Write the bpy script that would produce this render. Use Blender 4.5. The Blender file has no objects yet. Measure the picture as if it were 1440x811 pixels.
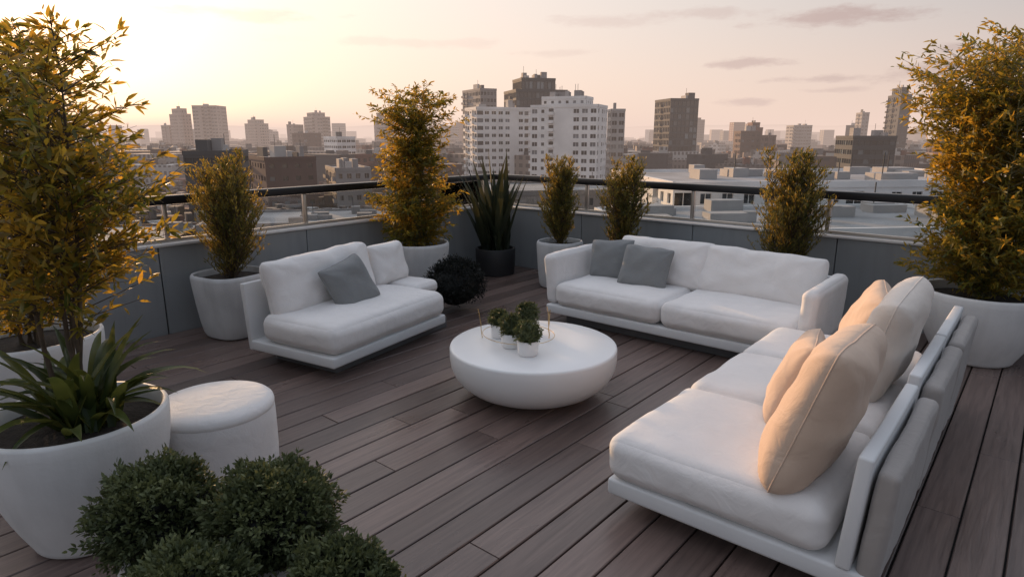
import bpy,bmesh,math,random
import numpy as np
from mathutils import Vector,Matrix,noise
R=math.radians
rnd=random.Random(7)
SC=bpy.context.scene
COL=SC.collection
# ---------------------------------------------------------------- materials
def newmat(name):
    m=bpy.data.materials.new(name); m.use_nodes=True
    nt=m.node_tree; nt.nodes.clear()
    o=nt.nodes.new('ShaderNodeOutputMaterial')
    return m,nt,o
def N(nt,t,**kw):
    n=nt.nodes.new(t)
    for k,v in kw.items(): setattr(n,k,v)
    return n
def mixc(nt,fac,a,b,blend='MIX'):
    n=N(nt,'ShaderNodeMix',data_type='RGBA',blend_type=blend)
    for i,v in ((0,fac),(6,a),(7,b)):
        if isinstance(v,(int,float)): n.inputs[i].default_value=v
        elif isinstance(v,tuple): n.inputs[i].default_value=(*v[:3],1)
        else: nt.links.new(v,n.inputs[i])
    return n.outputs[2]
def mth(nt,op,a,b=None,c=None,clamp=False):
    n=N(nt,'ShaderNodeMath',operation=op); n.use_clamp=clamp
    for i,v in enumerate((a,b,c)):
        if v is None: continue
        if isinstance(v,(int,float)): n.inputs[i].default_value=v
        else: nt.links.new(v,n.inputs[i])
    return n.outputs[0]
def mat(name,base,rough=.6,var=.1,scale=4,bump=0,bscale=60,sheen=0,metallic=0,spec=.5,stretch=(1,1,1),island=0,stain=0):
    m,nt,o=newmat(name)
    p=N(nt,'ShaderNodeBsdfPrincipled')
    tc=N(nt,'ShaderNodeTexCoord'); mp=N(nt,'ShaderNodeMapping'); mp.inputs[3].default_value=stretch
    nt.links.new(tc.outputs['Object'],mp.inputs[0])
    nz=N(nt,'ShaderNodeTexNoise'); nz.inputs['Scale'].default_value=scale; nz.inputs['Detail'].default_value=6
    nt.links.new(mp.outputs[0],nz.inputs[0])
    lo=tuple(c*(1-var) for c in base); hi=tuple(min(1,c*(1+var)) for c in base)
    r=N(nt,'ShaderNodeMapRange'); r.inputs[1].default_value=.3; r.inputs[2].default_value=.7
    nt.links.new(nz.outputs[0],r.inputs[0])
    c=mixc(nt,r.outputs[0],lo,hi)
    if island:
        g=N(nt,'ShaderNodeNewGeometry')
        f=mth(nt,'MULTIPLY_ADD',g.outputs['Random Per Island'],2*island,1-island)
        cb=N(nt,'ShaderNodeVectorMath',operation='SCALE'); nt.links.new(c,cb.inputs[0]); nt.links.new(f,cb.inputs[3]); c=cb.outputs[0]
    if stain:
        mp2=N(nt,'ShaderNodeMapping'); mp2.inputs[3].default_value=(7,7,.7); nt.links.new(tc.outputs['Object'],mp2.inputs[0])
        n3=N(nt,'ShaderNodeTexNoise'); n3.inputs['Scale'].default_value=1.3; n3.inputs['Detail'].default_value=6; nt.links.new(mp2.outputs[0],n3.inputs[0])
        q=N(nt,'ShaderNodeMapRange'); q.inputs[1].default_value=.5; q.inputs[2].default_value=.78; q.inputs[3].default_value=0; q.inputs[4].default_value=stain; nt.links.new(n3.outputs[0],q.inputs[0])
        c=mixc(nt,q.outputs[0],c,tuple(x*.55 for x in base))
    nt.links.new(c,p.inputs['Base Color'])
    p.inputs['Roughness'].default_value=rough; p.inputs['Metallic'].default_value=metallic
    p.inputs['Specular IOR Level'].default_value=spec
    if sheen: p.inputs['Sheen Weight'].default_value=sheen
    if bump:
        n2=N(nt,'ShaderNodeTexNoise'); n2.inputs['Scale'].default_value=bscale; n2.inputs['Detail'].default_value=5
        nt.links.new(mp.outputs[0],n2.inputs[0])
        b=N(nt,'ShaderNodeBump'); b.inputs['Strength'].default_value=bump; b.inputs['Distance'].default_value=.01
        nt.links.new(n2.outputs[0],b.inputs['Height']); nt.links.new(b.outputs[0],p.inputs['Normal'])
    nt.links.new(p.outputs[0],o.inputs[0])
    return m
def leafmat(name,c1,c2,t1,t2,tr=.45,rough=.45):
    m,nt,o=newmat(name)
    g=N(nt,'ShaderNodeNewGeometry'); r=g.outputs['Random Per Island']
    tc=N(nt,'ShaderNodeTexCoord'); nz=N(nt,'ShaderNodeTexNoise'); nz.inputs['Scale'].default_value=4
    nt.links.new(tc.outputs['Object'],nz.inputs[0])
    f=mth(nt,'MULTIPLY_ADD',r,.7,mth(nt,'MULTIPLY_ADD',nz.outputs[0],1.6,-.65),clamp=True)
    p=N(nt,'ShaderNodeBsdfPrincipled'); nt.links.new(mixc(nt,f,c1,c2),p.inputs['Base Color'])
    p.inputs['Roughness'].default_value=rough; p.inputs['Specular IOR Level'].default_value=.35
    t=N(nt,'ShaderNodeBsdfTranslucent'); nt.links.new(mixc(nt,f,t1,t2),t.inputs[0])
    mx=N(nt,'ShaderNodeMixShader'); mx.inputs[0].default_value=tr
    nt.links.new(p.outputs[0],mx.inputs[1]); nt.links.new(t.outputs[0],mx.inputs[2]); nt.links.new(mx.outputs[0],o.inputs[0])
    return m
def fabric(name,base):
    m,nt,o=newmat(name)
    p=N(nt,'ShaderNodeBsdfPrincipled'); tc=N(nt,'ShaderNodeTexCoord')
    nz=N(nt,'ShaderNodeTexNoise'); nz.inputs['Scale'].default_value=5; nz.inputs['Detail'].default_value=5
    nt.links.new(tc.outputs['Object'],nz.inputs[0])
    w=N(nt,'ShaderNodeTexNoise'); w.inputs['Scale'].default_value=420; w.inputs['Detail'].default_value=2
    nt.links.new(tc.outputs['Object'],w.inputs[0])
    f=mth(nt,'ADD',mth(nt,'MULTIPLY',nz.outputs[0],.7),mth(nt,'MULTIPLY',w.outputs[0],.3))
    nt.links.new(mixc(nt,f,tuple(c*.85 for c in base),tuple(min(1,c*1.12) for c in base)),p.inputs['Base Color'])
    p.inputs['Roughness'].default_value=.9; p.inputs['Specular IOR Level'].default_value=.2
    p.inputs['Sheen Weight'].default_value=.15
    w2=N(nt,'ShaderNodeTexNoise'); w2.inputs['Scale'].default_value=9; w2.inputs['Detail'].default_value=4; w2.inputs['Distortion'].default_value=.8
    nt.links.new(tc.outputs['Object'],w2.inputs[0])
    b1=N(nt,'ShaderNodeBump'); b1.inputs['Strength'].default_value=.4; b1.inputs['Distance'].default_value=.02
    nt.links.new(w2.outputs[0],b1.inputs['Height'])
    b2=N(nt,'ShaderNodeBump'); b2.inputs['Strength'].default_value=.3; b2.inputs['Distance'].default_value=.002
    nt.links.new(w.outputs[0],b2.inputs['Height']); nt.links.new(b1.outputs[0],b2.inputs['Normal'])
    nt.links.new(b2.outputs[0],p.inputs['Normal']); nt.links.new(p.outputs[0],o.inputs[0])
    return m
M={}
M['fab']=fabric('white_fabric',(.76,.73,.71))
M['fab2']=fabric('tan_fabric',(.60,.45,.345))
M['fabc']=fabric('cream_fabric',(.70,.62,.55))
M['fab3']=fabric('taupe_fabric',(.34,.31,.29))
M['grey']=fabric('grey_fabric',(.22,.225,.225))
M['frame']=mat('white_frame',(.66,.66,.66),.5,.04,3,.05,200)
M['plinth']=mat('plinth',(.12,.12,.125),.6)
M['pot']=mat('white_pot',(.66,.655,.65),.55,.08,3,.15,60,stain=.25)
M['potg']=mat('stone_pot',(.55,.555,.56),.7,.10,4,.3,90,stain=.35)
M['potd']=mat('dark_pot',(.02,.02,.022),.55)
M['table']=mat('table_lacquer',(.80,.79,.78),.35,.03,2,.04,150)
M['soil']=mat('soil',(.03,.022,.016),.95,.5,30,.8,60)
M['wall']=mat('wall_panel',(.27,.285,.295),.42,.08,1.5,.1,120,island=.05,stain=.3)
M['cap']=mat('wall_cap',(.68,.67,.66),.4,.06,3,.05,100)  # base colour lightened to stand in for sunlit strips on the cap
M['black']=mat('black_rail',(.012,.012,.014),.35,.1)
M['steel']=mat('steel_post',(.5,.45,.4),.35,.05,5,metallic=.8)
M['gold']=mat('brass_wire',(.6,.42,.2),.35,.05,metallic=.9)
M['bark']=mat('bark',(.08,.055,.035),.85,.3,20,.5,60)
M['cane']=mat('cane',(.13,.12,.05),.6,.3,20)
M['bamboo']=leafmat('bamboo_leaf',(.035,.064,.014),(.12,.115,.022),(.24,.24,.03),(1.0,.55,.06),.46)
M['conif']=leafmat('conifer_leaf',(.035,.055,.018),(.11,.11,.03),(.16,.18,.03),(.80,.48,.07),.40)
M['bush']=leafmat('bush_leaf',(.042,.056,.024),(.135,.155,.065),(.07,.09,.03),(.20,.21,.08),.25,.6)
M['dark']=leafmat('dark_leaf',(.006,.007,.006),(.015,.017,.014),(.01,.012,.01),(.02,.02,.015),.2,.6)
M['strap']=leafmat('strap_leaf',(.018,.036,.014),(.065,.095,.028),(.06,.10,.02),(.36,.34,.07),.38,.4)
M['snake']=leafmat('snake_leaf',(.012,.022,.013),(.04,.05,.028),(.04,.05,.02),(.13,.11,.04),.2,.4)
def glassmat():
    m,nt,o=newmat('railing_glass')
    t=N(nt,'ShaderNodeBsdfTransparent'); t.inputs[0].default_value=(.92,.94,.94,1)
    g=N(nt,'ShaderNodeBsdfGlossy'); g.inputs['Roughness'].default_value=.03
    f=N(nt,'ShaderNodeFresnel'); f.inputs[0].default_value=1.45
    mx=N(nt,'ShaderNodeMixShader'); nt.links.new(f.outputs[0],mx.inputs[0]); nt.links.new(t.outputs[0],mx.inputs[1]); nt.links.new(g.outputs[0],mx.inputs[2])
    nt.links.new(mx.outputs[0],o.inputs[0]); return m
M['glass']=glassmat()
def deckmat():
    m,nt,o=newmat('deck_board')
    p=N(nt,'ShaderNodeBsdfPrincipled'); tc=N(nt,'ShaderNodeTexCoord'); g=N(nt,'ShaderNodeNewGeometry')
    r=g.outputs['Random Per Island']
    cb=N(nt,'ShaderNodeCombineXYZ'); nt.links.new(mth(nt,'MULTIPLY',r,37.),cb.inputs[0]); nt.links.new(mth(nt,'MULTIPLY',r,91.),cb.inputs[1])
    ad=N(nt,'ShaderNodeVectorMath',operation='ADD'); nt.links.new(tc.outputs['Object'],ad.inputs[0]); nt.links.new(cb.outputs[0],ad.inputs[1])
    mp=N(nt,'ShaderNodeMapping'); mp.inputs[3].default_value=(26,1.3,1); nt.links.new(ad.outputs[0],mp.inputs[0])
    n1=N(nt,'ShaderNodeTexNoise'); n1.inputs['Scale'].default_value=1.6; n1.inputs['Detail'].default_value=8; n1.inputs['Roughness'].default_value=.65; n1.inputs['Distortion'].default_value=.6
    nt.links.new(mp.outputs[0],n1.inputs[0])
    mp2=N(nt,'ShaderNodeMapping'); mp2.inputs[3].default_value=(1.5,.6,1); nt.links.new(tc.outputs['Object'],mp2.inputs[0])
    n2=N(nt,'ShaderNodeTexNoise'); n2.inputs['Scale'].default_value=1.5; n2.inputs['Detail'].default_value=5; nt.links.new(mp2.outputs[0],n2.inputs[0])
    rr=N(nt,'ShaderNodeMapRange'); rr.inputs[1].default_value=.3; rr.inputs[2].default_value=.7; nt.links.new(n1.outputs[0],rr.inputs[0])
    c=mixc(nt,rr.outputs[0],(.070,.046,.040),(.190,.132,.112))
    c2=mixc(nt,mth(nt,'MULTIPLY_ADD',n2.outputs[0],1.2,-.3,clamp=True),c,(.135,.10,.088))
    sc=N(nt,'ShaderNodeVectorMath',operation='SCALE'); nt.links.new(c2,sc.inputs[0]); nt.links.new(mth(nt,'MULTIPLY_ADD',r,.65,.66),sc.inputs[3])
    nt.links.new(sc.outputs[0],p.inputs['Base Color'])
    nt.links.new(mth(nt,'MULTIPLY_ADD',n2.outputs[0],.4,.12),p.inputs['Roughness'])
    b=N(nt,'ShaderNodeBump'); b.inputs['Strength'].default_value=.3; b.inputs['Distance'].default_value=.004
    nt.links.new(n1.outputs[0],b.inputs['Height']); nt.links.new(b.outputs[0],p.inputs['Normal'])
    nt.links.new(p.outputs[0],o.inputs[0]); return m
M['deck']=deckmat()
# ---------------------------------------------------------------- helpers
def empty(name,loc=(0,0,0),rz=0):
    e=bpy.data.objects.new(name,None); COL.objects.link(e); e.location=loc; e.rotation_euler=(0,0,rz); e.empty_display_size=.1
    return e
def link(name,me,parent=None,loc=(0,0,0),rot=(0,0,0)):
    o=bpy.data.objects.new(name,me); COL.objects.link(o); o.location=loc; o.rotation_euler=rot
    if parent: o.parent=parent
    return o
def shade(me,ang=40):
    me.polygons.foreach_set('use_smooth',[True]*len(me.polygons))
    try: me.set_sharp_from_angle(angle=R(ang))
    except Exception: pass
def box(name,lo,hi,m,parent=None,bevel=.012,seg=2,rot=(0,0,0),pivot=None):
    lo=Vector(lo);hi=Vector(hi);c=(lo+hi)/2;s=hi-lo
    bm=bmesh.new(); bmesh.ops.create_cube(bm,size=1)
    pv=Vector(pivot) if pivot else c
    for v in bm.verts: v.co=Vector((v.co.x*s.x,v.co.y*s.y,v.co.z*s.z))+c-pv
    if bevel: bmesh.ops.bevel(bm,geom=bm.edges[:],offset=min(bevel,min(s)*.45),segments=seg,affect='EDGES',profile=.5)
    me=bpy.data.meshes.new(name); bm.to_mesh(me); bm.free(); me.materials.append(m); shade(me)
    return link(name,me,parent,pv,rot)
def trimesh(name,V,T,m,parent=None,loc=(0,0,0),smooth=False):
    me=bpy.data.meshes.new(name); V=np.asarray(V,dtype=np.float32); T=np.asarray(T,dtype=np.int32)
    me.vertices.add(len(V)); me.vertices.foreach_set('co',V.ravel())
    me.loops.add(T.size); me.loops.foreach_set('vertex_index',T.ravel())
    me.polygons.add(len(T)); me.polygons.foreach_set('loop_start',np.arange(len(T),dtype=np.int32)*T.shape[1])
    me.update(calc_edges=True); me.materials.append(m)
    if smooth: shade(me,60)
    return link(name,me,parent,loc)
def lathe(name,prof,m,parent=None,loc=(0,0,0),seg=72,n=2,smooth=40,rz=0):
    V=[];F=[]
    for (r,z) in prof:
        for k in range(seg):
            a=2*math.pi*k/seg; ca,sa=math.cos(a),math.sin(a)
            x=math.copysign(abs(ca)**(2/n),ca)*r; y=math.copysign(abs(sa)**(2/n),sa)*r
            V.append((x,y,z))
    for i in range(len(prof)-1):
        for k in range(seg):
            a=i*seg+k;b=i*seg+(k+1)%seg; F.append((a,b,b+seg,a+seg))
    F.append(tuple(range(seg))[::-1]); F.append(tuple((len(prof)-1)*seg+k for k in range(seg)))
    me=bpy.data.meshes.new(name); me.from_pydata(V,[],F); me.materials.append(m); shade(me,smooth)
    return link(name,me,parent,loc,(0,0,rz))
def cushion(name,lo,hi,m,parent,r=.055,crown=.02,rot=(0,0,0),seed=0,pivot=None,wr=.009):
    lo=Vector(lo);hi=Vector(hi);c=(lo+hi)/2;h=(hi-lo)/2
    pv=Vector(pivot) if pivot else c
    r=min(r,min(h)*.95)
    bm=bmesh.new(); bmesh.ops.create_cube(bm,size=2)
    bmesh.ops.subdivide_edges(bm,edges=bm.edges[:],cuts=30,use_grid_fill=True)
    for v in bm.verts:
        p=Vector([math.sin(t*math.pi/2) for t in v.co])
        q=Vector((p.x*h.x,p.y*h.y,p.z*h.z))
        inn=Vector([max(-(h[i]-r),min(h[i]-r,q[i])) for i in range(3)])
        d=q-inn; dn=d.normalized(); q=inn+dn*r
        fx,fy,fz=1-p.x**2,1-p.y**2,1-p.z**2
        q.z+=dn.z*crown*max(fx*fy,0)**.7; q.x+=dn.x*crown*.6*fy*fz; q.y+=dn.y*crown*.6*fx*fz
        w=noise.noise((q+c)*4+Vector((seed*3.1,0,0)))*wr+noise.noise((q+c)*13+Vector((seed,5,0)))*wr*.35
        w-=max(0,noise.noise((q+c)*2.6+Vector((7,seed*2.3,0))))*wr*.9
        q+=dn*w
        v.co=q+c-pv
    me=bpy.data.meshes.new(name); bm.to_mesh(me); bm.free(); me.materials.append(m); shade(me,80)
    return link(name,me,parent,pv,rot)
def pillow(name,a,b,T,m,parent,loc,rot,seed=0,puff=False):
    n=40;V=[];F=[]
    conc=.02 if puff else .055
    pe=6.5 if puff else 4; ex=.5 if puff else .55
    def outline(u,v):
        x=a*u*(1-conc*(1-v*v));y=b*v*(1-conc*(1-u*u))
        k=.05
        x*=1-k*abs(v)**9*abs(u)**3; y*=1-k*abs(u)**9*abs(v)**3
        x+=noise.noise(Vector((y*6,seed,3)))*.014; y+=noise.noise(Vector((x*6,seed+4,3)))*.014
        return x,y
    for s in (1,-1):
        for i in range(n+1):
            for j in range(n+1):
                u=math.sin((2*i/n-1)*math.pi/2);v=math.sin((2*j/n-1)*math.pi/2)
                x,y=outline(u,v)
                t=(max(0,(1-abs(u)**pe)*(1-abs(v)**pe)))**ex
                if puff: t*=.80+.20*(1-u*u)*(1-v*v)
                sag=1+.18*(-v)*(1-abs(v)) if puff else 1
                z=s*T*t*sag
                q=Vector((x*4+seed*7,y*4,s*2))
                z+=s*t*(noise.noise(q)*.026+noise.noise(q*2.4)*.014)
                cr=0
                for cx,cy in ((1,1),(1,-1),(-1,1),(-1,-1)):
                    dx,dy=u-cx,v-cy; dd=math.hypot(dx,dy)
                    cr+=math.sin(math.atan2(dy,dx)*9+seed+cx*2+cy)*math.exp(-dd*2.2)*min(1,dd*4)
                z+=s*t*cr*.010
                V.append((x,y,z))
    K=(n+1)*(n+1)
    for i in range(n):
        for j in range(n):
            q=i*(n+1)+j; F.append((q,q+n+1,q+n+2,q+1)); F.append((K+q,K+q+1,K+q+n+2,K+q+n+1))
    me=bpy.data.meshes.new(name); me.from_pydata(V,[],F)
    bm=bmesh.new(); bm.from_mesh(me); bmesh.ops.remove_doubles(bm,verts=bm.verts,dist=.0006); bmesh.ops.recalc_face_normals(bm,faces=bm.faces); bm.to_mesh(me); bm.free()
    me.materials.append(m); shade(me,80)
    o=link(name,me,parent,loc,(0,0,0)); o.matrix_local=Matrix.Translation(loc)@rot
    P=[]
    for k in range(100):
        t=4*k/100; s=int(t); f=math.sin(((t-s)*2-1)*math.pi/2)
        u,v=[(f,-1),(1,f),(-f,1),(-1,-f)][s]
        x,y=outline(u,v); P.append((x,y,0))
    cu=bpy.data.curves.new(name+'_seam','CURVE'); cu.dimensions='3D'; cu.bevel_depth=.0035
    s=cu.splines.new('POLY'); s.points.add(len(P)-1); s.use_cyclic_u=True
    for i,q in enumerate(P): s.points[i].co=(*q,1)
    cu.materials.append(m); co=bpy.data.objects.new(name+'_seam',cu); COL.objects.link(co); co.parent=parent; co.matrix_local=Matrix.Translation(loc)@rot
    return o
def porient(az,lean,roll=0):
    return Matrix.Rotation(R(az),4,'Z')@Matrix.Rotation(R(90-lean),4,'Y')@Matrix.Rotation(R(90+roll),4,'Z')
# ---------------------------------------------------------------- plants
def tubes(name,segs,m,parent):
    S=np.array([[*a,*b,ra,rb] for a,b,ra,rb in segs]); A=S[:,:3];B=S[:,3:6]; ra=S[:,6:7]; rb=S[:,7:8]
    D=B-A; D/=np.linalg.norm(D,axis=1,keepdims=True)+1e-9
    up=np.where(np.abs(D[:,2:3])>.9,np.array([[1.,0,0]]),np.array([[0,0,1.]]))
    U=np.cross(D,up); U/=np.linalg.norm(U,axis=1,keepdims=True); W=np.cross(D,U)
    k=6;n=len(S);V=np.zeros((n,2*k,3))
    for i in range(k):
        a=2*math.pi*i/k; o=U*math.cos(a)+W*math.sin(a)
        V[:,i]=A+o*ra; V[:,k+i]=B+o*rb
    q=[[i,(i+1)%k,k+(i+1)%k,k+i] for i in range(k)]
    F=(np.arange(n)[:,None,None]*2*k+np.array(q)[None]).reshape(-1,4)
    return trimesh(name,V.reshape(-1,3),F,m,parent,smooth=True)
def leaves(name,P,D,L,W,m,parent,rs,droop=.1):
    P=np.asarray(P);D=np.asarray(D); D=D/(np.linalg.norm(D,axis=1,keepdims=True)+1e-9)
    n=len(P); L=np.asarray(L).reshape(-1,1);W=np.asarray(W).reshape(-1,1)
    rv=rs.normal(size=(n,3))+np.array([0,0,.8])
    S=np.cross(D,rv); S/=np.linalg.norm(S,axis=1,keepdims=True)+1e-9; Nn=np.cross(S,D)
    dz=np.array([[0,0,-1.]])
    V=np.zeros((n,6,3))
    V[:,0]=P
    V[:,1]=P+D*L*.3+S*W*.5+Nn*W*.18
    V[:,2]=P+D*L*.65+S*W*.4+Nn*W*.15+dz*L*droop*.4
    V[:,3]=P+D*L+dz*L*droop
    V[:,4]=P+D*L*.65-S*W*.4+Nn*W*.15+dz*L*droop*.4
    V[:,5]=P+D*L*.3-S*W*.5+Nn*W*.18
    T=(np.arange(n)[:,None,None]*6+np.array([[0,1,5],[1,2,4],[1,4,5],[2,3,4]])[None]).reshape(-1,3)
    return trimesh(name,V.reshape(-1,3),T,m,parent)
def shrub(parent,z0,height,prof,nstem,ntwig,lper,lL,lW,m,seed,up=.5,droop=.15,spread=.1,t0=.1,stemr=.008,lean=(0,0),barkm=None,clus=.35,gap=0.0):
    r=np.random.RandomState(seed); segs=[];P=[];D=[];L=[];W=[]
    stems=[]
    for i in range(nstem):
        a=r.uniform(0,6.28);o=np.array([math.cos(a),math.sin(a)])*r.uniform(0,.07)
        h=height*r.uniform(.72,1) if i else height
        e=o+np.array([math.cos(a),math.sin(a)])*spread*r.uniform(.2,1)+np.array(lean)
        b=r.normal(size=2)*.03
        pts=[]
        for k in range(9):
            t=k/8; xy=o*(1-t)+e*t+b*math.sin(t*math.pi)+r.normal(size=2)*.006
            pts.append(np.array([xy[0],xy[1],z0+h*t]))
        stems.append((pts,h))
        for k in range(8): segs.append((pts[k],pts[k+1],stemr*(1-.85*k/8),stemr*(1-.85*(k+1)/8)))
    for i in range(ntwig):
        s=r.randint(nstem); pts,h=stems[s]
        t=t0+(1-t0)*r.uniform(0,1)**.9; f=t*8; k=min(7,int(f)); p=pts[k]*(1-(f-k))+pts[k+1]*(f-k)
        th=(p[2]-z0)/height
        a=r.uniform(0,6.28)
        nn=noise.noise(Vector((math.cos(a)*1.3,math.sin(a)*1.3,th*5+seed*3.3)))
        if gap and nn<-.5+gap: continue
        ln=prof(th)*r.uniform(.35,1.0)*(1+.8*nn)
        d=np.array([math.cos(a),math.sin(a),up+r.uniform(-.3,.3)]); d/=np.linalg.norm(d)
        q=p+d*ln*.5; d2=d+np.array([0,0,up*.3-droop]); d2/=np.linalg.norm(d2); e=q+d2*ln*.5
        segs.append((p,q,.003,.0022)); segs.append((q,e,.0022,.001))
        n=max(3,int(lper*r.uniform(.6,1.4)*min(1.3,max(.4,ln/(prof(.4)+.01)))))
        for j in range(n):
            u=clus+(1-clus)*r.uniform(0,1)
            b=(p*(1-2*u)+q*2*u) if u<.5 else (q*(2-2*u)+e*(2*u-1))
            dd=d2*.7+r.normal(size=3)*.55+np.array([0,0,up*.4-droop])
            P.append(b+r.normal(size=3)*.008);D.append(dd);sz=r.uniform(.6,1.25);L.append(lL*sz);W.append(lW*sz)
    tubes('stems',segs,barkm or M['cane'],parent)
    leaves('foliage',P,D,L,W,m,parent,r,droop)
    return len(P)
def ballbush(parent,c,rad,nsprig,lper,lL,lW,m,seed,core,squash=.9,rough=.18,fuzz=.08):
    r=np.random.RandomState(seed);P=[];D=[];L=[];W=[];c=np.array(c)
    for i in range(nsprig):
        d=r.normal(size=3); d/=np.linalg.norm(d)
        if d[2]<-.6: d[2]*=-1
        nn=noise.noise(Vector(d*2.2)+Vector((seed*5.,0,0)))+.5*noise.noise(Vector(d*6)+Vector((0,seed*5.,0)))
        rr=rad*(1+rough*nn+r.uniform(-.08,fuzz))
        tip=c+d*rr*np.array([1,1,squash])
        for j in range(lper):
            u=r.uniform(0,1); b=tip-d*u*rad*.2+r.normal(size=3)*rad*.035
            P.append(b);D.append(d*.8+r.normal(size=3)*.6+np.array([0,0,.25]));s=r.uniform(.6,1.3);L.append(lL*s);W.append(lW*s)
    leaves('foliage',P,D,L,W,m,parent,r,.05)
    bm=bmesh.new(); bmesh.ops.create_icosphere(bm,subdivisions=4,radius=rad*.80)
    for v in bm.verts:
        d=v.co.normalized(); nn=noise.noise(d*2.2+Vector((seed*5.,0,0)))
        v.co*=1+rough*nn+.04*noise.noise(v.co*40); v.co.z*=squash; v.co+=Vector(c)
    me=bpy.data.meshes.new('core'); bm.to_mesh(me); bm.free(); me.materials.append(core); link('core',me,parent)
def straps(name,parent,specs,m):
    V=[];F=[]
    for (b,az,el,ln,w,bend) in specs:
        n=10; p=Vector(b); ds=ln/n; i0=len(V)
        for k in range(n+1):
            t=k/n; e=R(el-bend*t**1.6)
            d=Vector((math.cos(az)*math.cos(e),math.sin(az)*math.cos(e),math.sin(e)))
            s=Vector((-math.sin(az),math.cos(az),0)); nn=s.cross(d)*-1
            ww=w*.5*(min(1,.55+t*2.2) if t<.3 else max(0.02,(1-((t-.3)/.7)**2.0)))
            V+= [p+s*ww+nn*ww*.45, p.copy(), p-s*ww+nn*ww*.45]
            p=p+d*ds
        for k in range(n):
            a=i0+3*k; F+=[(a,a+1,a+4,a+3),(a+1,a+2,a+5,a+4)]
    me=bpy.data.meshes.new(name); me.from_pydata(V,[],F); me.materials.append(m); shade(me,50)
    return link(name,me,parent)
def pot(parent,prof,soilz,soilr,m,n=2,rz=0):
    lathe('pot',prof,m,parent,n=n,rz=rz)
    lathe('soil',[(.001,soilz+.012),(soilr*.6,soilz+.008),(soilr,soilz)][::-1],M['soil'],parent,n=n,rz=rz)
def bowl(r,h,base=.66,lip=.035):
    pts=[(r*base*.9,0),(r*base*.985,.014),(r*base*1.02,.035)]
    for k in range(1,13):
        t=k/12; pts.append((r*(base+(1-base)*math.sin(min(1,t*1.0)*math.pi/2)**.85),.035+(h-.05)*t))
    pts+=[(r-.004,h-.005),(r-.012,h),(r-lip+.008,h),(r-lip,h-.010),(r-lip,h-.09)]
    return pts
def cyl(r,h,base=.85,lip=.03):
    return [(r*base-.05,0),(r*base-.016,.014),(r*base,.05),(r*(base+(1-base)*.3),h*.25),(r*(base+(1-base)*.6),h*.5),(r*(base+(1-base)*.88),h*.78),(r,h-.04),(r-.003,h-.014),(r-.014,h),(r-lip+.008,h),(r-lip,h-.01),(r-lip,h-.09)]
# ================================================================ TERRACE
XL=-6.14; YR=6.87
def deck():
    V=[];F=[];w=.188;g=.009;x=XL+.01;r=random.Random(3)
    while x<7:
        y=-4.5-r.uniform(0,3)
        while y<YR:
            ln=r.choice([2.4,3.0,3.6,4.2]); y1=min(y+ln,YR-.005); y0=max(y,-4.5)
            if y1-y0>.05:
                x0,x1=x+g/2,x+w-g/2; a,b=y0+.002,y1-.002; c=.004; i=len(V); dz=r.uniform(-.0012,.0012)
                V+=[(x0,a,-.03),(x1,a,-.03),(x1,b,-.03),(x0,b,-.03),(x0,a,-c),(x1,a,-c),(x1,b,-c),(x0,b,-c),
                    (x0+c,a+c*.5,dz),(x1-c,a+c*.5,dz),(x1-c,b-c*.5,dz),(x0+c,b-c*.5,dz)]
                F.append((i+8,i+9,i+10,i+11))
                for k in range(4):
                    l=(k+1)%4; F.append((i+k,i+l,i+4+l,i+4+k)); F.append((i+4+k,i+4+l,i+8+l,i+8+k))
            y+=ln
        x+=w
    me=bpy.data.meshes.new('wood_deck'); me.from_pydata(V,[],F); me.materials.append(M['deck']); link('wood_deck',me)
deck()
hb=empty('host_building')
box('roof_slab',(XL-.22,-4.6,-.4),(7.2,YR+.22,-.032),mat('slab',(.02,.02,.02),.9),hb,0)
box('building_body',(XL-.2,-4.5,-35),(7.1,YR+.2,-.402),mat('body',(.35,.34,.33),.8),hb,0)
WZ=.84
def wall_run(e,length,horizontal,L0):
    pw=1.52; s=0
    while s<length-.01:
        a=s+.005; b=min(s+pw,length)-.005
        if horizontal: box('panel',(L0+a,YR,-.03),(L0+b,YR+.03,WZ-.03),M['wall'],e,.004,1)
        else: box('panel',(XL-.03,L0-b,-.03),(XL,L0-a,WZ-.03),M['wall'],e,.004,1)
        s+=pw
    if horizontal:
        box('core',(L0,YR+.032,-.03),(L0+length,YR+.2,WZ-.032),M['black'],e,0)
        box('cap',(L0-.22,YR-.02,WZ-.028),(L0+length,YR+.22,WZ),M['cap'],e,.006,1)
    else:
        box('core',(XL-.2,L0-length,-.03),(XL-.032,L0,WZ-.032),M['black'],e,0)
        box('cap',(XL-.22,L0-length,WZ-.028),(XL+.02,L0-.022,WZ),M['cap'],e,.006,1)
w1=empty('parapet_wall'); wall_run(w1,11.3,False,YR)
w2=empty('parapet_wall'); wall_run(w2,13.2,True,XL)
def rail_run(e,length,horizontal):
    s=.06; pw=1.45
    c=.1
    def B(n,a0,a1,t0,t1,z0,z1,m,bv):
        if horizontal: box(n,(XL+a0,YR+c+t0,z0),(XL+a1,YR+c+t1,z1),m,e,bv,2)
        else: box(n,(XL-c-t1,YR-a1,z0),(XL-c-t0,YR-a0,z1),m,e,bv,2)
    while s<length:
        B('post',s,s+.035,-.02,.02,WZ,1.185,M['steel'],.004)
        B('glass_panel',s+.05,min(s+pw-.015,length),-.006,.006,WZ+.03,1.18,M['glass'],0)
        s+=pw
    B('bottom_channel',.1,length,-.018,.018,WZ+.001,WZ+.028,M['steel'],.003)
    B('handrail',-.15 if horizontal else -.053,length,-.05,.05,1.186,1.266,M['black'],.012)
r1=empty('glass_railing'); rail_run(r1,11.2,False)
r2=empty('glass_railing'); rail_run(r2,13.1,True)
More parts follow.
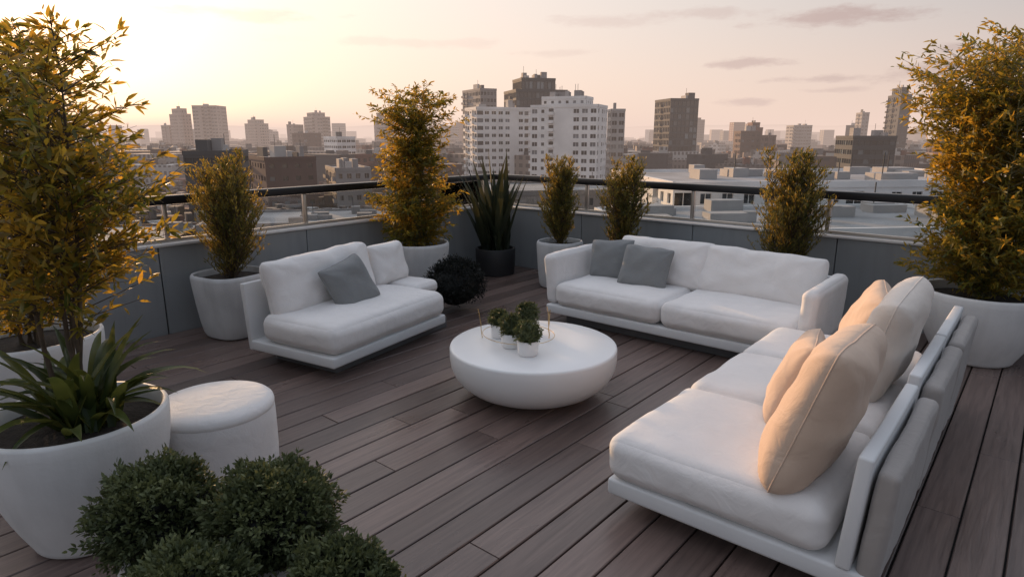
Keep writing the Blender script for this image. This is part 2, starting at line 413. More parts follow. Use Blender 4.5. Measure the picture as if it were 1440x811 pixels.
# ================================================================ FURNITURE
ct=empty('coffee_table',(-2.67,3.40,0))
lathe('table_body',[(.28,0),(.31,.012),(.40,.045),(.47,.08),(.525,.125),(.56,.175),(.582,.23),(.59,.29),(.59,.352),(.586,.364),(.575,.37),(.3,.3705),(.02,.371)],M['table'],ct,seg=128,smooth=50)
def cactus(e,c,rad,h,seed,m):
    ballbush(e,(c[0],c[1],c[2]),rad,190,9,.020,.0065,m,seed,M['bush'],h,.3,.15)
tray=empty('succulent_pot_set',(-2.67,3.40,.372))
for i,(x,y,rr,hh) in enumerate([(.12,-.21,.074,.10),(-.07,-.16,.070,.10),(-.15,.12,.074,.11),(-.28,-.05,.058,.10)]):
    lathe('pot_%d'%(i+1),[(rr*.86,0),(rr*.92,.006),(rr,hh-.008),(rr-.004,hh),(rr-.009,hh),(rr-.012,hh-.012),(.002,hh-.014)],M['table'],tray,(x,y,0),48)
    cactus(tray,(x,y,hh+rr*.6),rr*1.08,1,20+i,M['bush'])
sg=[]
for x,y in ((-.36,-.14),(.02,.16),(-.02,.22)):
    p=np.array([x,y,0.]); 
    for k in range(6):
        q=p+np.array([rnd.uniform(-.008,.008),rnd.uniform(-.008,.008),.036]); sg.append((p,q,.003,.003)); p=q
ring=[np.array([-.12+.27*math.cos(a),-.02+.24*math.sin(a),.05]) for a in np.linspace(0,6.283,33)]
for k in range(32): sg.append((ring[k],ring[k+1],.0022,.0022))
tubes('brass_wire',sg,M['gold'],tray)
# back sofa
sf=empty('outdoor_sofa',(-3.69,4.9,0))
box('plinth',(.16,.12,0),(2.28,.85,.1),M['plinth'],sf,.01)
box('base_frame',(0,0,.1),(2.44,.97,.185),M['frame'],sf,.015,3)
cushion('seat_cushion_1',(.10,-.015,.187),(1.215,.80,.405),M['fab'],sf,.07,.022,seed=1)
cushion('seat_cushion_2',(1.225,-.015,.187),(2.34,.80,.405),M['fab'],sf,.07,.022,seed=2)
box('back_shell',(0,.90,.186),(2.44,.965,.63),M['frame'],sf,.012,3,rot=(R(-5),0,0),pivot=(1.22,.93,.186))
cushion('arm_1',(-.03,.03,.19),(.105,.93,.67),M['fab'],sf,.05,.012,seed=3,rot=(0,R(-6),0),pivot=(.05,.5,.19))
cushion('arm_2',(2.335,.03,.19),(2.46,.93,.67),M['fab'],sf,.05,.012,seed=4,rot=(0,R(2),0),pivot=(2.39,.5,.19))
pillow('back_cushion_1',.50,.235,.12,M['fab'],sf,(.86,.76,.59),porient(-90,16,1),1,True)
pillow('back_cushion_2',.56,.235,.125,M['fab'],sf,(1.78,.76,.58),porient(-90,17,-1),2,True)
pillow('grey_pillow_1',.23,.21,.09,M['grey'],sf,(.36,.62,.575),porient(-80,18,4),3)
pillow('grey_pillow_2',.25,.215,.09,M['grey'],sf,(.80,.50,.57),porient(-84,24,-3),4)
# sectional part on the right
sc=empty('sectional_sofa',(-1.46,2.45,0))
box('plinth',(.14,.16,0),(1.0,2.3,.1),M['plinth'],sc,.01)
box('base_frame',(0,0,.1),(1.14,2.42,.185),M['frame'],sc,.015,3)
for i,(a,b) in enumerate([(-.01,.87),(.88,1.68),(1.69,2.42)]):
    cushion('seat_cushion_%d'%(i+1),(-.015,a,.187),(.98,b,.405),M['fab'],sc,.07,.02,seed=10+i)
for i,(a,b,h) in enumerate([(-.01,.93,.665),(.96,1.78,.70),(1.81,2.62,.70)]):
    box('back_shell_%d'%(i+1),(1.02,a,.187 if i<2 else .1),(1.075,b,h),M['frame'],sc,.012,3,rot=(0,R(4),0),pivot=(1.05,0,.187))
    cushion('back_panel_%d'%(i+1),(1.085,a+.02,.10),(1.17,b-.02,h-.04),M['fab3'],sc,.03,.006,seed=30+i,rot=(0,R(4),0),pivot=(1.05,0,.187))
pillow('back_cushion_1',.37,.335,.14,M['fab2'],sc,(.84,.36,.685),porient(180,17,4),5,True)
pillow('back_cushion_2',.34,.32,.13,M['fabc'],sc,(.87,1.50,.70),porient(180,15,-4),6,True)
pillow('tan_pillow_1',.26,.235,.085,M['fab2'],sc,(.58,.84,.61),porient(190,22,5),7)
pillow('tan_pillow_2',.27,.25,.10,M['fab2'],sc,(.66,2.02,.63),porient(196,20,-5),8,True)
# loveseat
lv=empty('loveseat',(-3.917,2.589,0),R(10.13))
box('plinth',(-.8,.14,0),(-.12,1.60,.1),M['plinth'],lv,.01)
box('base_frame',(-.93,0,.1),(0,1.42,.185),M['frame'],lv,.015,3)
box('base_frame_extension',(-.93,1.425,.1),(-.36,1.78,.30),M['frame'],lv,.03,3)
cushion('seat_cushion',(-.80,.005,.187),(.015,1.42,.41),M['fab'],lv,.08,.025,seed=21)
cushion('seat_cushion_extension',(-.80,1.43,.29),(-.34,1.79,.41),M['fab'],lv,.05,.01,seed=22)
box('back_shell',(-.95,0,.1),(-.90,1.42,.65),M['frame'],lv,.012,3,rot=(0,R(-5),0),pivot=(-.92,0,.1))
pillow('back_cushion_1',.60,.245,.135,M['fab'],lv,(-.76,.66,.59),porient(0,14,1),9,True)
pillow('back_cushion_2',.24,.20,.11,M['fab'],lv,(-.76,1.50,.58),porient(0,14,0),10,True)
pillow('grey_pillow',.235,.225,.09,M['grey'],lv,(-.47,.70,.555),porient(-6,26,14),11)
# stool
st=empty('round_pouf',(-3.285,1.416,0))
lathe('pouf_body',[(.27,0),(.29,.01),(.301,.05),(.304,.12),(.305,.2),(.305,.30),(.303,.36),(.3005,.372),(.3003,.375),(.303,.379),(.3035,.392),(.299,.408),(.286,.421),(.262,.430),(.20,.435),(.10,.438),(.01,.439)],M['fab'],st,seg=96,smooth=60)
# ================================================================ PLANTS
def place(name,x,y): return empty(name,(x,y,0))
e=place('potted_bamboo_tree',-3.21,.77)
pot(e,bowl(.375,.60,.62,.03),.53,.345,M['pot'])
shrub(e,.52,1.74,lambda t:.10+.34*math.sin(min(1,max(0,t-.10)*1.15)*math.pi)**.8,5,480,20,.062,.016,M['bamboo'],11,up=.45,droop=.12,spread=.22,t0=.32,stemr=.013,lean=(-.05,.03),barkm=M['bark'],gap=.18)
r=random.Random(5)
straps('strap_leaves',e,[((r.uniform(-.1,.1)+.06,r.uniform(-.1,.1)+.03,.53),r.uniform(0,6.28),r.uniform(30,75),r.uniform(.38,.62),r.uniform(.045,.065),r.uniform(35,95)) for _ in range(60)],M['strap'])
e=place('potted_bamboo_tree',-4.72,.98)
pot(e,bowl(.38,.60,.66,.03),.53,.35,M['pot'])
shrub(e,.52,1.85,lambda t:.18+.50*math.sin(min(1,t*1.02)*math.pi)**.6,9,900,22,.07,.018,M['bamboo'],12,up=.4,droop=.15,spread=.35,t0=.06,stemr=.01,barkm=M['bark'],gap=.15)
cone=lambda w:(lambda t:w*(.75+.5*min(1,t*3))*(1-t)**.7*.95+.035)
def conif(x,y,rim_r,rim_h,topz,w,seed,sq=2,potm='potg',base=.8,n=420,lean=(0,0)):
    e=place('potted_conifer_shrub',x,y)
    pot(e,cyl(rim_r,rim_h,base),rim_h-.06,rim_r-.03,M[potm],n=sq,rz=R(10) if sq>2 else 0)
    shrub(e,rim_h-.08,topz-rim_h+.08,cone(w),9,n,28,.034,.009,M['conif'],seed,up=.95,droop=-.1,spread=w*.45,t0=.02,stemr=.006,clus=.3,barkm=M['bark'],lean=lean)
conif(-5.67,2.73,.31,.585,1.66,.40,31,3,base=.80,n=1000)
conif(-4.50,6.24,.27,.565,1.54,.36,32,2.4,base=.87,n=850)
conif(-3.69,6.35,.26,.56,1.54,.32,33,2.4,base=.87,n=800)
conif(-1.92,6.34,.27,.56,1.66,.42,34,2.4,base=.87,n=950)
e=place('potted_bamboo',-5.66,5.0)
pot(e,cyl(.36,.58,.80),.50,.33,M['pot'])
shrub(e,.48,1.84,lambda t:(.38+.09*math.sin(t*9))*(1-max(0,t-.8)*2.2)*(.75+.25*min(1,t*5)),11,1100,22,.06,.017,M['bamboo'],41,up=.35,droop=.15,spread=.22,t0=.02,stemr=.007,gap=.1)
e=place('potted_bamboo',-.33,6.33)
pot(e,bowl(.45,.58,.62,.04),.50,.41,M['pot'])
shrub(e,.48,2.02,lambda t:(.58+.12*math.sin(t*8+1))*(1-max(0,t-.75)*2.4)*(.7+.3*min(1,t*4)),16,1900,23,.062,.016,M['bamboo'],42,up=.4,droop=.12,spread=.40,t0=.02,stemr=.008,lean=(-.05,0),gap=.1)
e=place('potted_yucca',-5.60,6.30)
pot(e,[(.24,0),(.25,.01),(.262,.17),(.266,.34),(.26,.35),(.24,.35),(.236,.34),(.236,.28)],.31,.23,M['potd'])
r=random.Random(9)
straps('yucca_leaves',e,[((r.uniform(-.12,.12),r.uniform(-.12,.12),.30),r.uniform(0,6.28),r.uniform(66,88),r.uniform(.75,1.35),r.uniform(.085,.115),r.uniform(0,18)) for _ in range(38)],M['snake'])
e=place('round_dark_bush',-4.70,4.65)
ballbush(e,(0,0,.275),.31,1100,9,.026,.008,M['dark'],51,M['dark'],.88,.05)
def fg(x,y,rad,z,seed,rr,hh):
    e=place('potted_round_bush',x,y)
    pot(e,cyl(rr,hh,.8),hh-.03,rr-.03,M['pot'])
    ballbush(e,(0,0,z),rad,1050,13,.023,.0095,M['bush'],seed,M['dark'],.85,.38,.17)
fg(-2.04,1.05,.205,.42,61,.17,.30)
fg(-2.44,.80,.210,.40,62,.17,.28)
fg(-1.60,1.02,.165,.35,63,.14,.26)
fg(-1.90,.66,.18,.36,64,.14,.26)
# ================================================================ CITY
GZ=-35
YAW=40.13
def Wc(cx,cy):
    a=R(YAW); return (cx*math.cos(a)-cy*math.sin(a), cx*math.sin(a)+cy*math.cos(a))
gm=mat('city_ground',(.09,.08,.075),.9,.5,.02)
bm=bmesh.new(); bmesh.ops.create_grid(bm,x_segments=2,y_segments=2,size=30000)
me=bpy.data.meshes.new('ground'); bm.to_mesh(me); bm.free(); me.materials.append(gm); link('ground',me,None,(0,0,GZ))
def winmat(name,c,rough=.12):
    m,nt,o=newmat(name); p=N(nt,'ShaderNodeBsdfPrincipled'); g=N(nt,'ShaderNodeNewGeometry')
    rr=N(nt,'ShaderNodeValToRGB'); nt.links.new(g.outputs['Random Per Island'],rr.inputs[0])
    rr.color_ramp.elements[0].color=(*[x*.4 for x in c],1); rr.color_ramp.elements[1].color=(*[min(1,x*4+.05) for x in c],1)
    k=rr.color_ramp.elements.new(.7); k.color=(*c,1)
    nt.links.new(rr.outputs[0],p.inputs['Base Color']); p.inputs['Roughness'].default_value=rough; p.inputs['Specular IOR Level'].default_value=.6
    nt.links.new(p.outputs[0],o.inputs[0]); return m
G1=winmat('window_glass',(.045,.05,.055)); G2=winmat('curtain_glass',(.035,.045,.05),.08)
cw={k:mat('facade_'+k,c,.8,.12,.15,0) for k,c in dict(white=(.74,.72,.70),beige=(.36,.29,.25),brown=(.10,.06,.05),dark=(.05,.055,.06),grey=(.25,.235,.23),pink=(.31,.24,.21),lite=(.38,.36,.345),red=(.16,.075,.055)).items()}
RM=mat('roof_felt',(.32,.31,.305),.9,.3,.15)
def block(e,x0,x1,y0,y1,z0,z1,fh,cwid,wf,hf,wall,glass,depth=.3,name='block',seed=0,mixp=0.0):
    V=[];F=[];MI=[];rr=random.Random(seed)
    def quad(a,b,c,d,mi):
        i=len(V); V.extend((a,b,c,d)); F.append((i,i+1,i+2,i+3)); MI.append(mi)
    sides=[((x0,y0),(1,0),(0,-1),x1-x0),((x1,y0),(0,1),(1,0),y1-y0),((x1,y1),(-1,0),(0,1),x1-x0),((x0,y1),(0,-1),(-1,0),y1-y0)]
    rows=max(1,round((z1-z0-1)/fh)); fh2=(z1-1-z0)/rows
    for (ox,oy),(ux,uy),(nx,ny),ln in sides:
        cols=max(1,round(ln/cwid)); cw2=ln/cols
        P=lambda u,v,d=0:(ox+ux*u-nx*d,oy+uy*u-ny*d,v)
        types=[]
        for c in range(cols):
            q=rr.random()
            types.append('n' if q>mixp else ('b' if q<mixp*.3 else ('w' if q<mixp*.65 else 'y')))
        for c in range(cols):
            ty=types[c]; wf2=wf;hf2=hf
            if ty=='w': wf2=min(.92,wf*1.7);hf2=min(.8,hf*1.25)
            if ty=='y': wf2=min(.86,wf*1.6);hf2=.72
            u0=c*cw2;u1=u0+cw2
            if ty=='b': quad(P(u0,z0),P(u1,z0),P(u1,z1-1),P(u0,z1-1),0); continue
            for r_ in range(rows):
                v0=z0+r_*fh2;v1=v0+fh2
                a0=u0+cw2*(1-wf2)/2;a1=u1-cw2*(1-wf2)/2;b0=v0+fh2*(1-hf2)*.6;b1=v1-fh2*(1-hf2)*.4
                dp=depth if ty!='y' else depth*3.5
                i=len(V)
                V.extend((P(u0,v0),P(u1,v0),P(u1,v1),P(u0,v1),P(a0,b0),P(a1,b0),P(a1,b1),P(a0,b1),P(a0,b0,dp),P(a1,b0,dp),P(a1,b1,dp),P(a0,b1,dp)))
                for k in range(4):
                    l=(k+1)%4; F.append((i+k,i+l,i+4+l,i+4+k)); F.append((i+4+k,i+4+l,i+8+l,i+8+k)); MI+=[0,0]
                F.append((i+8,i+9,i+10,i+11)); MI.append(1)
                if ty=='y':
                    o=-.9; zt=b0+.95; zb=b0-.12
                    quad(P(a0,zb,o),P(a1,zb,o),P(a1,zt,o),P(a0,zt,o),0)
                    quad(P(a0,zb,.0),P(a0,zb,o),P(a0,zt,o),P(a0,zt,.0),0); quad(P(a1,zb,o),P(a1,zb,.0),P(a1,zt,.0),P(a1,zt,o),0)
                    quad(P(a0,zb,o),P(a0,zb,0),P(a1,zb,0),P(a1,zb,o),0); quad(P(a0,b0,o),P(a1,b0,o),P(a1,b0,0),P(a0,b0,0),0)
                elif wf2>.45 and wf2<.9 and fh2<3.6:
                    um=(a0+a1)/2
                    quad(P(um-.06,b0,dp-.05),P(um+.06,b0,dp-.05),P(um+.06,b1,dp-.05),P(um-.06,b1,dp-.05),0)
        quad(P(0,z1-1,-.12),P(ln,z1-1,-.12),P(ln,z1,-.12),P(0,z1,-.12),0); quad(P(0,z1-1,0),P(ln,z1-1,0),P(ln,z1-1,-.12),P(0,z1-1,-.12),0)
        quad(P(0,z1,-.12),P(ln,z1,-.12),P(ln,z1,.35),P(0,z1,.35),0); quad(P(0,z1,.35),P(ln,z1,.35),P(ln,z1-.4,.35),P(0,z1-.4,.35),0)
    quad((x0,y0,z1-.4),(x1,y0,z1-.4),(x1,y1,z1-.4),(x0,y1,z1-.4),2)
    me=bpy.data.meshes.new(name); me.from_pydata(V,[],F)
    for m in (wall,glass,RM): me.materials.append(m)
    me.polygons.foreach_set('material_index',MI)
    return link(name,me,e)
def roofstuff(e,x0,x1,y0,y1,z,n,seed,m=None,k=1.0):
    r=random.Random(seed)
    for i in range(n):
        w=r.uniform(.08,.25)*(x1-x0)*k;d=r.uniform(.1,.3)*(y1-y0)*k;h=r.uniform(1.0,3.0)*(k if k<1 else 1)
        x=r.uniform(x0+1,x1-w-1);y=r.uniform(y0+1,y1-d-1)
        box('roof_unit',(x,y,z-.5),(x+w,y+d,z+h),m or cw[r.choice(['grey','lite','dark'])],e,0)
        if r.random()<.5: box('mast',(x+.3,y+.3,z+h),(x+.42,y+.42,z+h+r.uniform(1.5,3.5)),cw['dark'],e,0)
def slope(y):
    v=(405.5-y)/900; return (v*.9727-.2323)/(.9727+.2323*v)
def bl(name,xa,xb,ytop,D,dep,yaw,wall,glass=G1,fh=3.1,cwid=2.6,wf=.5,hf=.45,stuff=2,seed=0,depth=.3,mixp=.3,step=0):
    cx=((xa+xb)/2-720)/925*D; full=(xb-xa)/925*D; zt=1.8+slope(ytop)*D
    az=math.atan2(cx,D); ya=R(yaw)-az
    s,c=abs(math.sin(R(yaw))),abs(math.cos(R(yaw)))
    w=max(4,(full*math.cos(az)-dep*s)/c) if s>.02 else full*math.cos(az)
    k=1+ (dep*c+w*s)/2/D
    x,y=Wc(cx*k,D*k)
    e=empty(name,(x,y,0),R(YAW)+ya)
    z=zt-step
    block(e,-w/2,w/2,-dep/2,dep/2,GZ,z,fh,cwid,wf,hf,wall,glass,depth,seed=int(xa)+seed,mixp=mixp)
    if step: block(e,-w*.36,w*.30,-dep*.36,dep*.36,z-.4,zt,step,cwid,wf,hf,wall,glass,depth,'penthouse',seed=3)
    if stuff: roofstuff(e,-w*.34,w*.28,-dep*.34,dep*.34,zt,stuff,seed+int(xa)) if step else roofstuff(e,-w/2,w/2,-dep/2,dep/2,zt,stuff,seed+int(xa))
    return e
W=cw
bl('office_tower',241,272,152,620,26,25,W['pink'],step=5)
bl('office_tower',274,323,148,600,24,-22,W['beige'],wf=.8,hf=.4)
bl('apartment_tower',229,244,176,640,20,20,W['pink'])
bl('apartment_tower',345,379,168,700,24,25,W['beige'],step=4)
bl('apartment_tower',404,428,175,640,22,-25,W['pink'])
bl('apartment_tower',428,466,158,650,24,20,W['beige'],wf=.8,hf=.4,step=4)
bl('brick_office_building',410,452,187,480,20,25,W['brown'])
bl('office_building',254,352,212,150,16,-12,W['dark'],G2,3.0,2.0,.9,.45,4,mixp=.1)
bl('brick_office_building',334,444,221,175,26,14,W['brown'],G1,3.4,3.4,.4,.35,5)
bl('white_office_building',454,500,192,330,16,25,W['white'],G1,3.0,2.4,.85,.4,2,mixp=.1)
bl('apartment_tower',526,558,158,560,26,25,W['beige'],step=4)
bl('brick_office_building',498,545,217,260,16,-20,W['red'])
bl('office_building',452,520,236,180,18,10,W['grey'],stuff=4)
bl('apartment_building',560,650,232,240,18,15,W['brown'],stuff=4)
bl('office_tower',650,699,124,330,22,25,W['grey'],G2,3.2,1.8,.7,.5,2,mixp=.2)
bl('glass_office_tower',706,798,108,290,20,18,W['dark'],G2,3.2,1.8,.85,.7,9,mixp=.1,step=5)
bl('white_apartment_building',652,748,150,262,14,22,W['white'],G1,3.0,2.9,.62,.42,3,mixp=.35)
bl('white_apartment_building',744,856,134,235,15,-16,W['white'],G1,3.0,3.0,.38,.40,8,mixp=.5,step=3)
bl('apartment_building',853,878,153,262,9,10,W['lite'],G1,3.0,2.4,.7,.5,1)
bl('glass_office_tower',917,980,138,330,20,24,W['dark'],G2,3.2,2.0,.8,.7,2,mixp=.15)
bl('brick_apartment_tower',1031,1070,184,380,12,20,W['brown'])
bl('brick_apartment_tower',1046,1072,172,400,12,20,W['red'],step=3)
bl('brick_apartment_tower',1070,1092,190,370,12,-20,W['brown'])
bl('office_building',1104,1141,176,620,20,20,W['grey'],wf=.8,hf=.4)
bl('office_building',1172,1262,191,230,18,20,W['dark'],G2,3.3,2.2,.9,.5,4,mixp=.1)
bl('glass_office_tower',1241,1275,122,380,18,22,W['dark'],G2,step=4)
bl('office_tower',1200,1219,158,560,14,20,W['grey'],G2)
bl('office_tower',1188,1212,176,600,14,-20,W['dark'],G2)
bl('apartment_building',1300,1420,196,300,18,15,W['brown'])
def low(name,cx,cy,w,d,zt,yaw,wall,stuff,seed,cwid=3.2,um=None):
    x,y=Wc(cx,cy); e=empty(name,(x,y,0),R(YAW+yaw)); block(e,-w/2,w/2,-d/2,d/2,GZ,zt,3.4,cwid,.5,.45,wall,G1,seed=seed,mixp=.25); roofstuff(e,-w/2,w/2,-d/2,d/2,zt,stuff,seed,um or W['lite'],.42); return e
low('white_low_building',52,112,62,34,-4.6,6,W['white'],14,1)
low('white_low_building',34,76,44,22,-7.4,6,W['white'],14,2)
low('grey_low_building',8,150,36,26,-9.5,10,W['grey'],8,3)
low('grey_low_building',-42,130,36,22,-14,12,W['grey'],8,4,um=W['grey'])
low('brown_low_building',-78,120,32,22,-16,12,W['brown'],8,5,um=W['grey'])
low('brown_low_building',-14,98,26,18,-17,-8,W['red'],8,6,um=W['grey'])
low('grey_low_building',-52,84,22,16,-19,14,W['lite'],6,7,um=W['grey'])
def citymass():
    r=random.Random(12);V=[];F=[]
    def boxm(x,y,a,w,d,z0,z1):
        ca,sa=math.cos(a),math.sin(a); i0=len(V)
        for z in (z0,z1):
            for sx,sy in ((-1,-1),(1,-1),(1,1),(-1,1)):
                px,py=sx*w/2,sy*d/2; V.append((x+px*ca-py*sa,y+px*sa+py*ca,z))
        for k in range(4):
            l=(k+1)%4; F.append((i0+k,i0+l,i0+4+l,i0+4+k))
        F.append((i0+4,i0+5,i0+6,i0+7))
    for i in range(5600):
        D=140*(36**(r.random())) ; az=R(r.uniform(-50,50)); cx=D*math.tan(az)*.8
        k=min(2.2,1+D/2500); w=r.uniform(7,24)*k;d=r.uniform(7,16)*k
        h=r.choice([6,8,9,11,13,16,20,25,29])
        if r.random()<.03 and D>800: h=r.uniform(38,56)
        if D<260: h=min(h,17)
        x,y=Wc(cx,D); a=R(r.choice([12,40,40,75,-10])+r.uniform(-4,4))
        boxm(x,y,a,w,d,GZ,GZ+h)
        if D<900:
            for j in range(r.randint(1,4)):
                ox,oy=r.uniform(-.35,.35)*w,r.uniform(-.35,.35)*d
                boxm(x+ox*math.cos(a)-oy*math.sin(a),y+ox*math.sin(a)+oy*math.cos(a),a,w*r.uniform(.08,.25),d*r.uniform(.1,.3),GZ+h,GZ+h+r.uniform(1,3))
    m,nt,o=newmat('city_mass'); p=N(nt,'ShaderNodeBsdfPrincipled'); g=N(nt,'ShaderNodeNewGeometry')
    ra=N(nt,'ShaderNodeValToRGB'); nt.links.new(g.outputs['Random Per Island'],ra.inputs[0]); ra.color_ramp.interpolation='CONSTANT'
    cs=[(.22,.18,.16),(.10,.07,.06),(.32,.29,.27),(.15,.14,.14),(.17,.08,.06),(.26,.21,.18),(.07,.07,.075),(.44,.42,.40)]
    el=ra.color_ramp.elements; el[0].color=(*cs[0],1); el[1].position=.125; el[1].color=(*cs[1],1)
    for k in range(2,8): x=el.new(k/8); x.color=(*cs[k],1)
    sp=N(nt,'ShaderNodeSeparateXYZ'); nt.links.new(g.outputs['Position'],sp.inputs[0]); sn=N(nt,'ShaderNodeSeparateXYZ'); nt.links.new(g.outputs['Normal'],sn.inputs[0])
    fz=mth(nt,'FRACT',mth(nt,'DIVIDE',sp.outputs[2],3.1)); hx=mth(nt,'FRACT',mth(nt,'DIVIDE',mth(nt,'ADD',sp.outputs[0],mth(nt,'MULTIPLY',sp.outputs[1],1.3)),3.1))
    wmask=mth(nt,'MULTIPLY',mth(nt,'MULTIPLY',mth(nt,'GREATER_THAN',fz,.5),mth(nt,'GREATER_THAN',hx,.45)),mth(nt,'LESS_THAN',sn.outputs[2],.5))
    nt.links.new(mixc(nt,mth(nt,'MULTIPLY',wmask,.8),ra.outputs[0],(.04,.04,.045)),p.inputs['Base Color'])
    nt.links.new(mth(nt,'MULTIPLY_ADD',wmask,-.5,.85),p.inputs['Roughness'])
    nt.links.new(p.outputs[0],o.inputs[0])
    me=bpy.data.meshes.new('distant_city_buildings'); me.from_pydata(V,[],F); me.materials.append(m); link('distant_city_buildings',me)
citymass()
rs=np.random.RandomState(5); P=[];D=[];L=[]
for i in range(1100):
    d=85*(11**rs.uniform()); cx=rs.uniform(-.9,.9)*d; x,y=Wc(cx,d); rr=rs.uniform(3,6)
    for j in range(28):
        n=rs.normal(size=3); n/=np.linalg.norm(n); P.append(np.array([x,y,GZ+6+rr*.3])+n*rr*np.array([1,1,.9])*rs.uniform(.5,1)); D.append(n+rs.normal(size=3)*.5); L.append(rs.uniform(1.2,2.6))
leaves('distant_trees',P,D,L,np.array(L)*.8,M['bush'],None,rs)
V=[];F=[];n=160
for i in range(n+1):
    az=R(-65+130*i/n); 
    for k,(d,s) in enumerate(((6500,0),(7600,1),(9500,1.0))):
        h=(60+80*max(0,noise.noise(Vector((i*.07,3.3,0)))+.35)+14*noise.noise(Vector((i*.31,1,0))))*s+GZ*(1-s)
        x,y=Wc(d*math.sin(az),d*math.cos(az)); V.append((x,y,h if k else GZ-2))
for i in range(n):
    a=3*i; F+=[(a,a+3,a+4,a+1),(a+1,a+4,a+5,a+2)]
me=bpy.data.meshes.new('hills'); me.from_pydata(V,[],F); me.materials.append(mat('hill',(.09,.10,.08),.95,.3,.002)); shade(me,80); link('hills',me)
m,nt,o=newmat('evening_haze')
HD=.00048
ab=N(nt,'ShaderNodeVolumeAbsorption'); ab.inputs['Color'].default_value=(0,0,0,1); ab.inputs['Density'].default_value=HD
em=N(nt,'ShaderNodeEmission'); em.inputs[0].default_value=(.90,.68,.58,1); em.inputs[1].default_value=HD  # volume glows in the haze colour, standing in for scattered light
ads=N(nt,'ShaderNodeAddShader'); nt.links.new(ab.outputs[0],ads.inputs[0]); nt.links.new(em.outputs[0],ads.inputs[1]); nt.links.new(ads.outputs[0],o.inputs['Volume'])
hz=box('background_haze',(-16000,90,-34.9),(16000,22000,70),m,None,0); c=hz.location.copy(); x,y=Wc(c.x,c.y); hz.location=(x,y,c.z); hz.rotation_euler=(0,0,R(YAW))
# ================================================================ LIGHT / SKY
SUN_EL=8.6; SUN_AZ=76
a=R(SUN_AZ); el=R(SUN_EL)
sd=Vector((-math.sin(a)*math.cos(el),math.cos(a)*math.cos(el),math.sin(el)))
L_=bpy.data.lights.new('sun','SUN'); L_.energy=5.0; L_.angle=R(.6); L_.color=(1,.60,.30)
lo=bpy.data.objects.new('sun',L_); COL.objects.link(lo); lo.rotation_euler=sd.to_track_quat('Z','Y').to_euler(); lo.location=(-20,5,10)
w=bpy.data.worlds.new('World'); SC.world=w; w.use_nodes=True; nt=w.node_tree; nt.nodes.clear()
out=N(nt,'ShaderNodeOutputWorld'); bg=N(nt,'ShaderNodeBackground'); sky=N(nt,'ShaderNodeTexSky',sky_type='NISHITA')
sky.sun_disc=False; sky.sun_elevation=el; sky.sun_rotation=R(-SUN_AZ); sky.air_density=1.0; sky.dust_density=2.0; sky.ozone_density=1.5; sky.altitude=50
tc=N(nt,'ShaderNodeTexCoord'); sp=N(nt,'ShaderNodeSeparateXYZ'); nt.links.new(tc.outputs['Generated'],sp.inputs[0])
azn=mth(nt,'ARCTAN2',mth(nt,'MULTIPLY',sp.outputs[0],-1),sp.outputs[1])
eln=mth(nt,'ARCSINE',sp.outputs[2])
dt=N(nt,'ShaderNodeVectorMath',operation='DOT_PRODUCT'); nt.links.new(tc.outputs['Generated'],dt.inputs[0]); dt.inputs[1].default_value=sd
def mrange(v,a,b,c=0,d=1,smooth=True):
    r_=N(nt,'ShaderNodeMapRange',interpolation_type='SMOOTHSTEP' if smooth else 'LINEAR'); 
    for i,x in enumerate((a,b,c,d)): r_.inputs[i+1].default_value=x
    nt.links.new(v,r_.inputs[0]); return r_.outputs[0]
f=mrange(dt.outputs['Value'],.1,1.0,smooth=False)
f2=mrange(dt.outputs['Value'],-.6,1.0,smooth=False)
hor=mixc(nt,f,(.64,.49,.455),(1.18,.92,.74))
mid=mixc(nt,f,(.31,.375,.43),(1.12,.98,.88))
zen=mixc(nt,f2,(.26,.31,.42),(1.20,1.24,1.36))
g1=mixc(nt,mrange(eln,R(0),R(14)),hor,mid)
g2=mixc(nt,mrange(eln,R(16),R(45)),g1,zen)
dpos=mth(nt,'MAXIMUM',dt.outputs['Value'],0.)
halo=mth(nt,'ADD',mth(nt,'MULTIPLY',mth(nt,'POWER',dpos,60.),1.5),mth(nt,'MULTIPLY',mth(nt,'POWER',dpos,14.),.28))
hs=N(nt,'ShaderNodeVectorMath',operation='SCALE'); hs.inputs[0].default_value=(1.2,.62,.26); nt.links.new(halo,hs.inputs[3])
ns=N(nt,'ShaderNodeVectorMath',operation='SCALE'); nt.links.new(sky.outputs[0],ns.inputs[0]); ns.inputs[3].default_value=.15*.08
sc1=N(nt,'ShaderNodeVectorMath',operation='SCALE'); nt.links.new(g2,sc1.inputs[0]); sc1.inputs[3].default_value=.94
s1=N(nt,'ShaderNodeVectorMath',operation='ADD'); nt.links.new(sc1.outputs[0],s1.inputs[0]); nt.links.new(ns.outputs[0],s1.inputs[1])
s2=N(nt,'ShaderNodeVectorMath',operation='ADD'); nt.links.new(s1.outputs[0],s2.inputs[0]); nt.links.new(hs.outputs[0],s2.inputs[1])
nz=N(nt,'ShaderNodeTexNoise'); nz.inputs['Scale'].default_value=13; nz.inputs['Detail'].default_value=8; nz.inputs['Roughness'].default_value=.62
mp=N(nt,'ShaderNodeMapping'); mp.inputs[3].default_value=(1,1,3.5); nt.links.new(tc.outputs['Generated'],mp.inputs[0]); nt.links.new(mp.outputs[0],nz.inputs[0])
mask=None
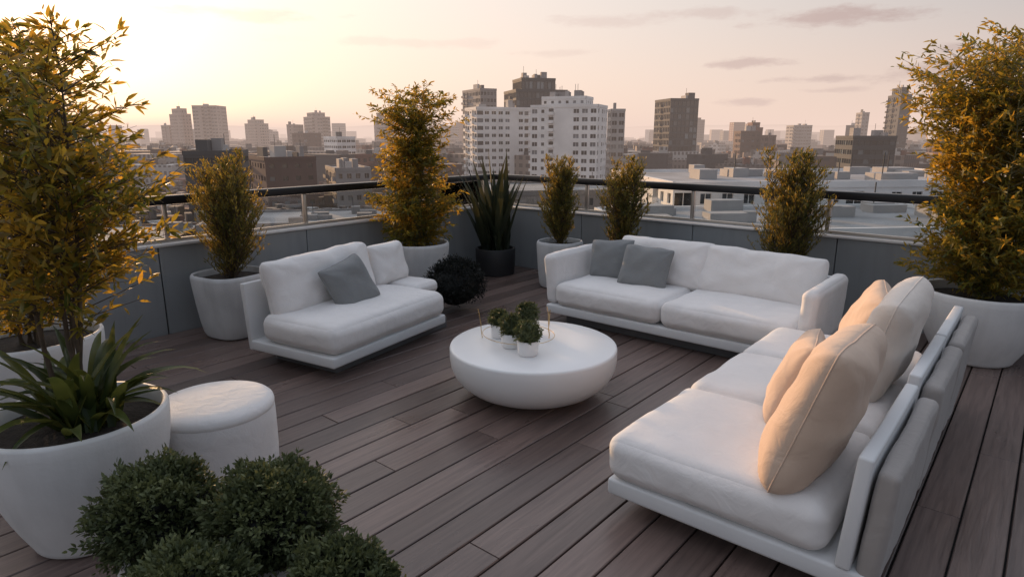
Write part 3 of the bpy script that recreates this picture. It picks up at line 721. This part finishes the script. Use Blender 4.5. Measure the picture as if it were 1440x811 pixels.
def pxdir(x,y):
    u=(x-720)/900;v=(y-405.5)/900; dx=u;dy=.9727-.2323*v;dz=-.2323-.9727*v
    return YAW-math.degrees(math.atan2(dx,dy)),math.degrees(math.atan2(dz,math.hypot(dx,dy)))
for (x,y,sx,sy,k) in [(1180,24,5.5,1.0,1.0),(1045,90,3.6,.45,.9),(1170,111,5.4,.36,.8),(1045,144,2.4,.38,.9),(1345,98,6,.95,.85),(1000,20,5,.5,.5),(330,18,7,.6,.4),(860,30,5,.5,.4),(560,60,9,.5,.25),(1390,66,5,.4,.6),(1170,127,3,.28,.6),(760,75,4,.3,.3)]:
    ca,ce=pxdir(x,y)
    da=mth(nt,'DIVIDE',mth(nt,'SUBTRACT',azn,R(ca)),R(sx)); de=mth(nt,'DIVIDE',mth(nt,'SUBTRACT',eln,R(ce)),R(sy))
    d=mth(nt,'SQRT',mth(nt,'ADD',mth(nt,'MULTIPLY',da,da),mth(nt,'MULTIPLY',de,de)))
    d=mth(nt,'ADD',d,mth(nt,'MULTIPLY_ADD',nz.outputs[0],3.4,-1.7))
    q=mrange(d,1.15,.2,0,k)
    mask=q if mask is None else mth(nt,'MAXIMUM',mask,q)
cl=mixc(nt,f,(.27,.225,.245),(.84,.63,.56))
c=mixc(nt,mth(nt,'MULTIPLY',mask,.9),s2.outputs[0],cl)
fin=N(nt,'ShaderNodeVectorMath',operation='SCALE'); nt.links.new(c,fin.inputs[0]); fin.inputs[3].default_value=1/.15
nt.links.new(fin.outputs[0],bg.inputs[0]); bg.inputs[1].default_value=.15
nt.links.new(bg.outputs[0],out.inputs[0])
# ================================================================ CAMERA
cd=bpy.data.cameras.new('camera'); cd.lens=22.5; cd.sensor_width=36; cd.clip_start=.05; cd.clip_end=60000
co=bpy.data.objects.new('camera',cd); COL.objects.link(co); co.location=(0,0,1.8); co.rotation_euler=(R(90-13.43),0,R(YAW)); SC.camera=co
SC.view_settings.view_transform='Standard'; SC.view_settings.look='None'; SC.view_settings.exposure=0; SC.view_settings.gamma=1
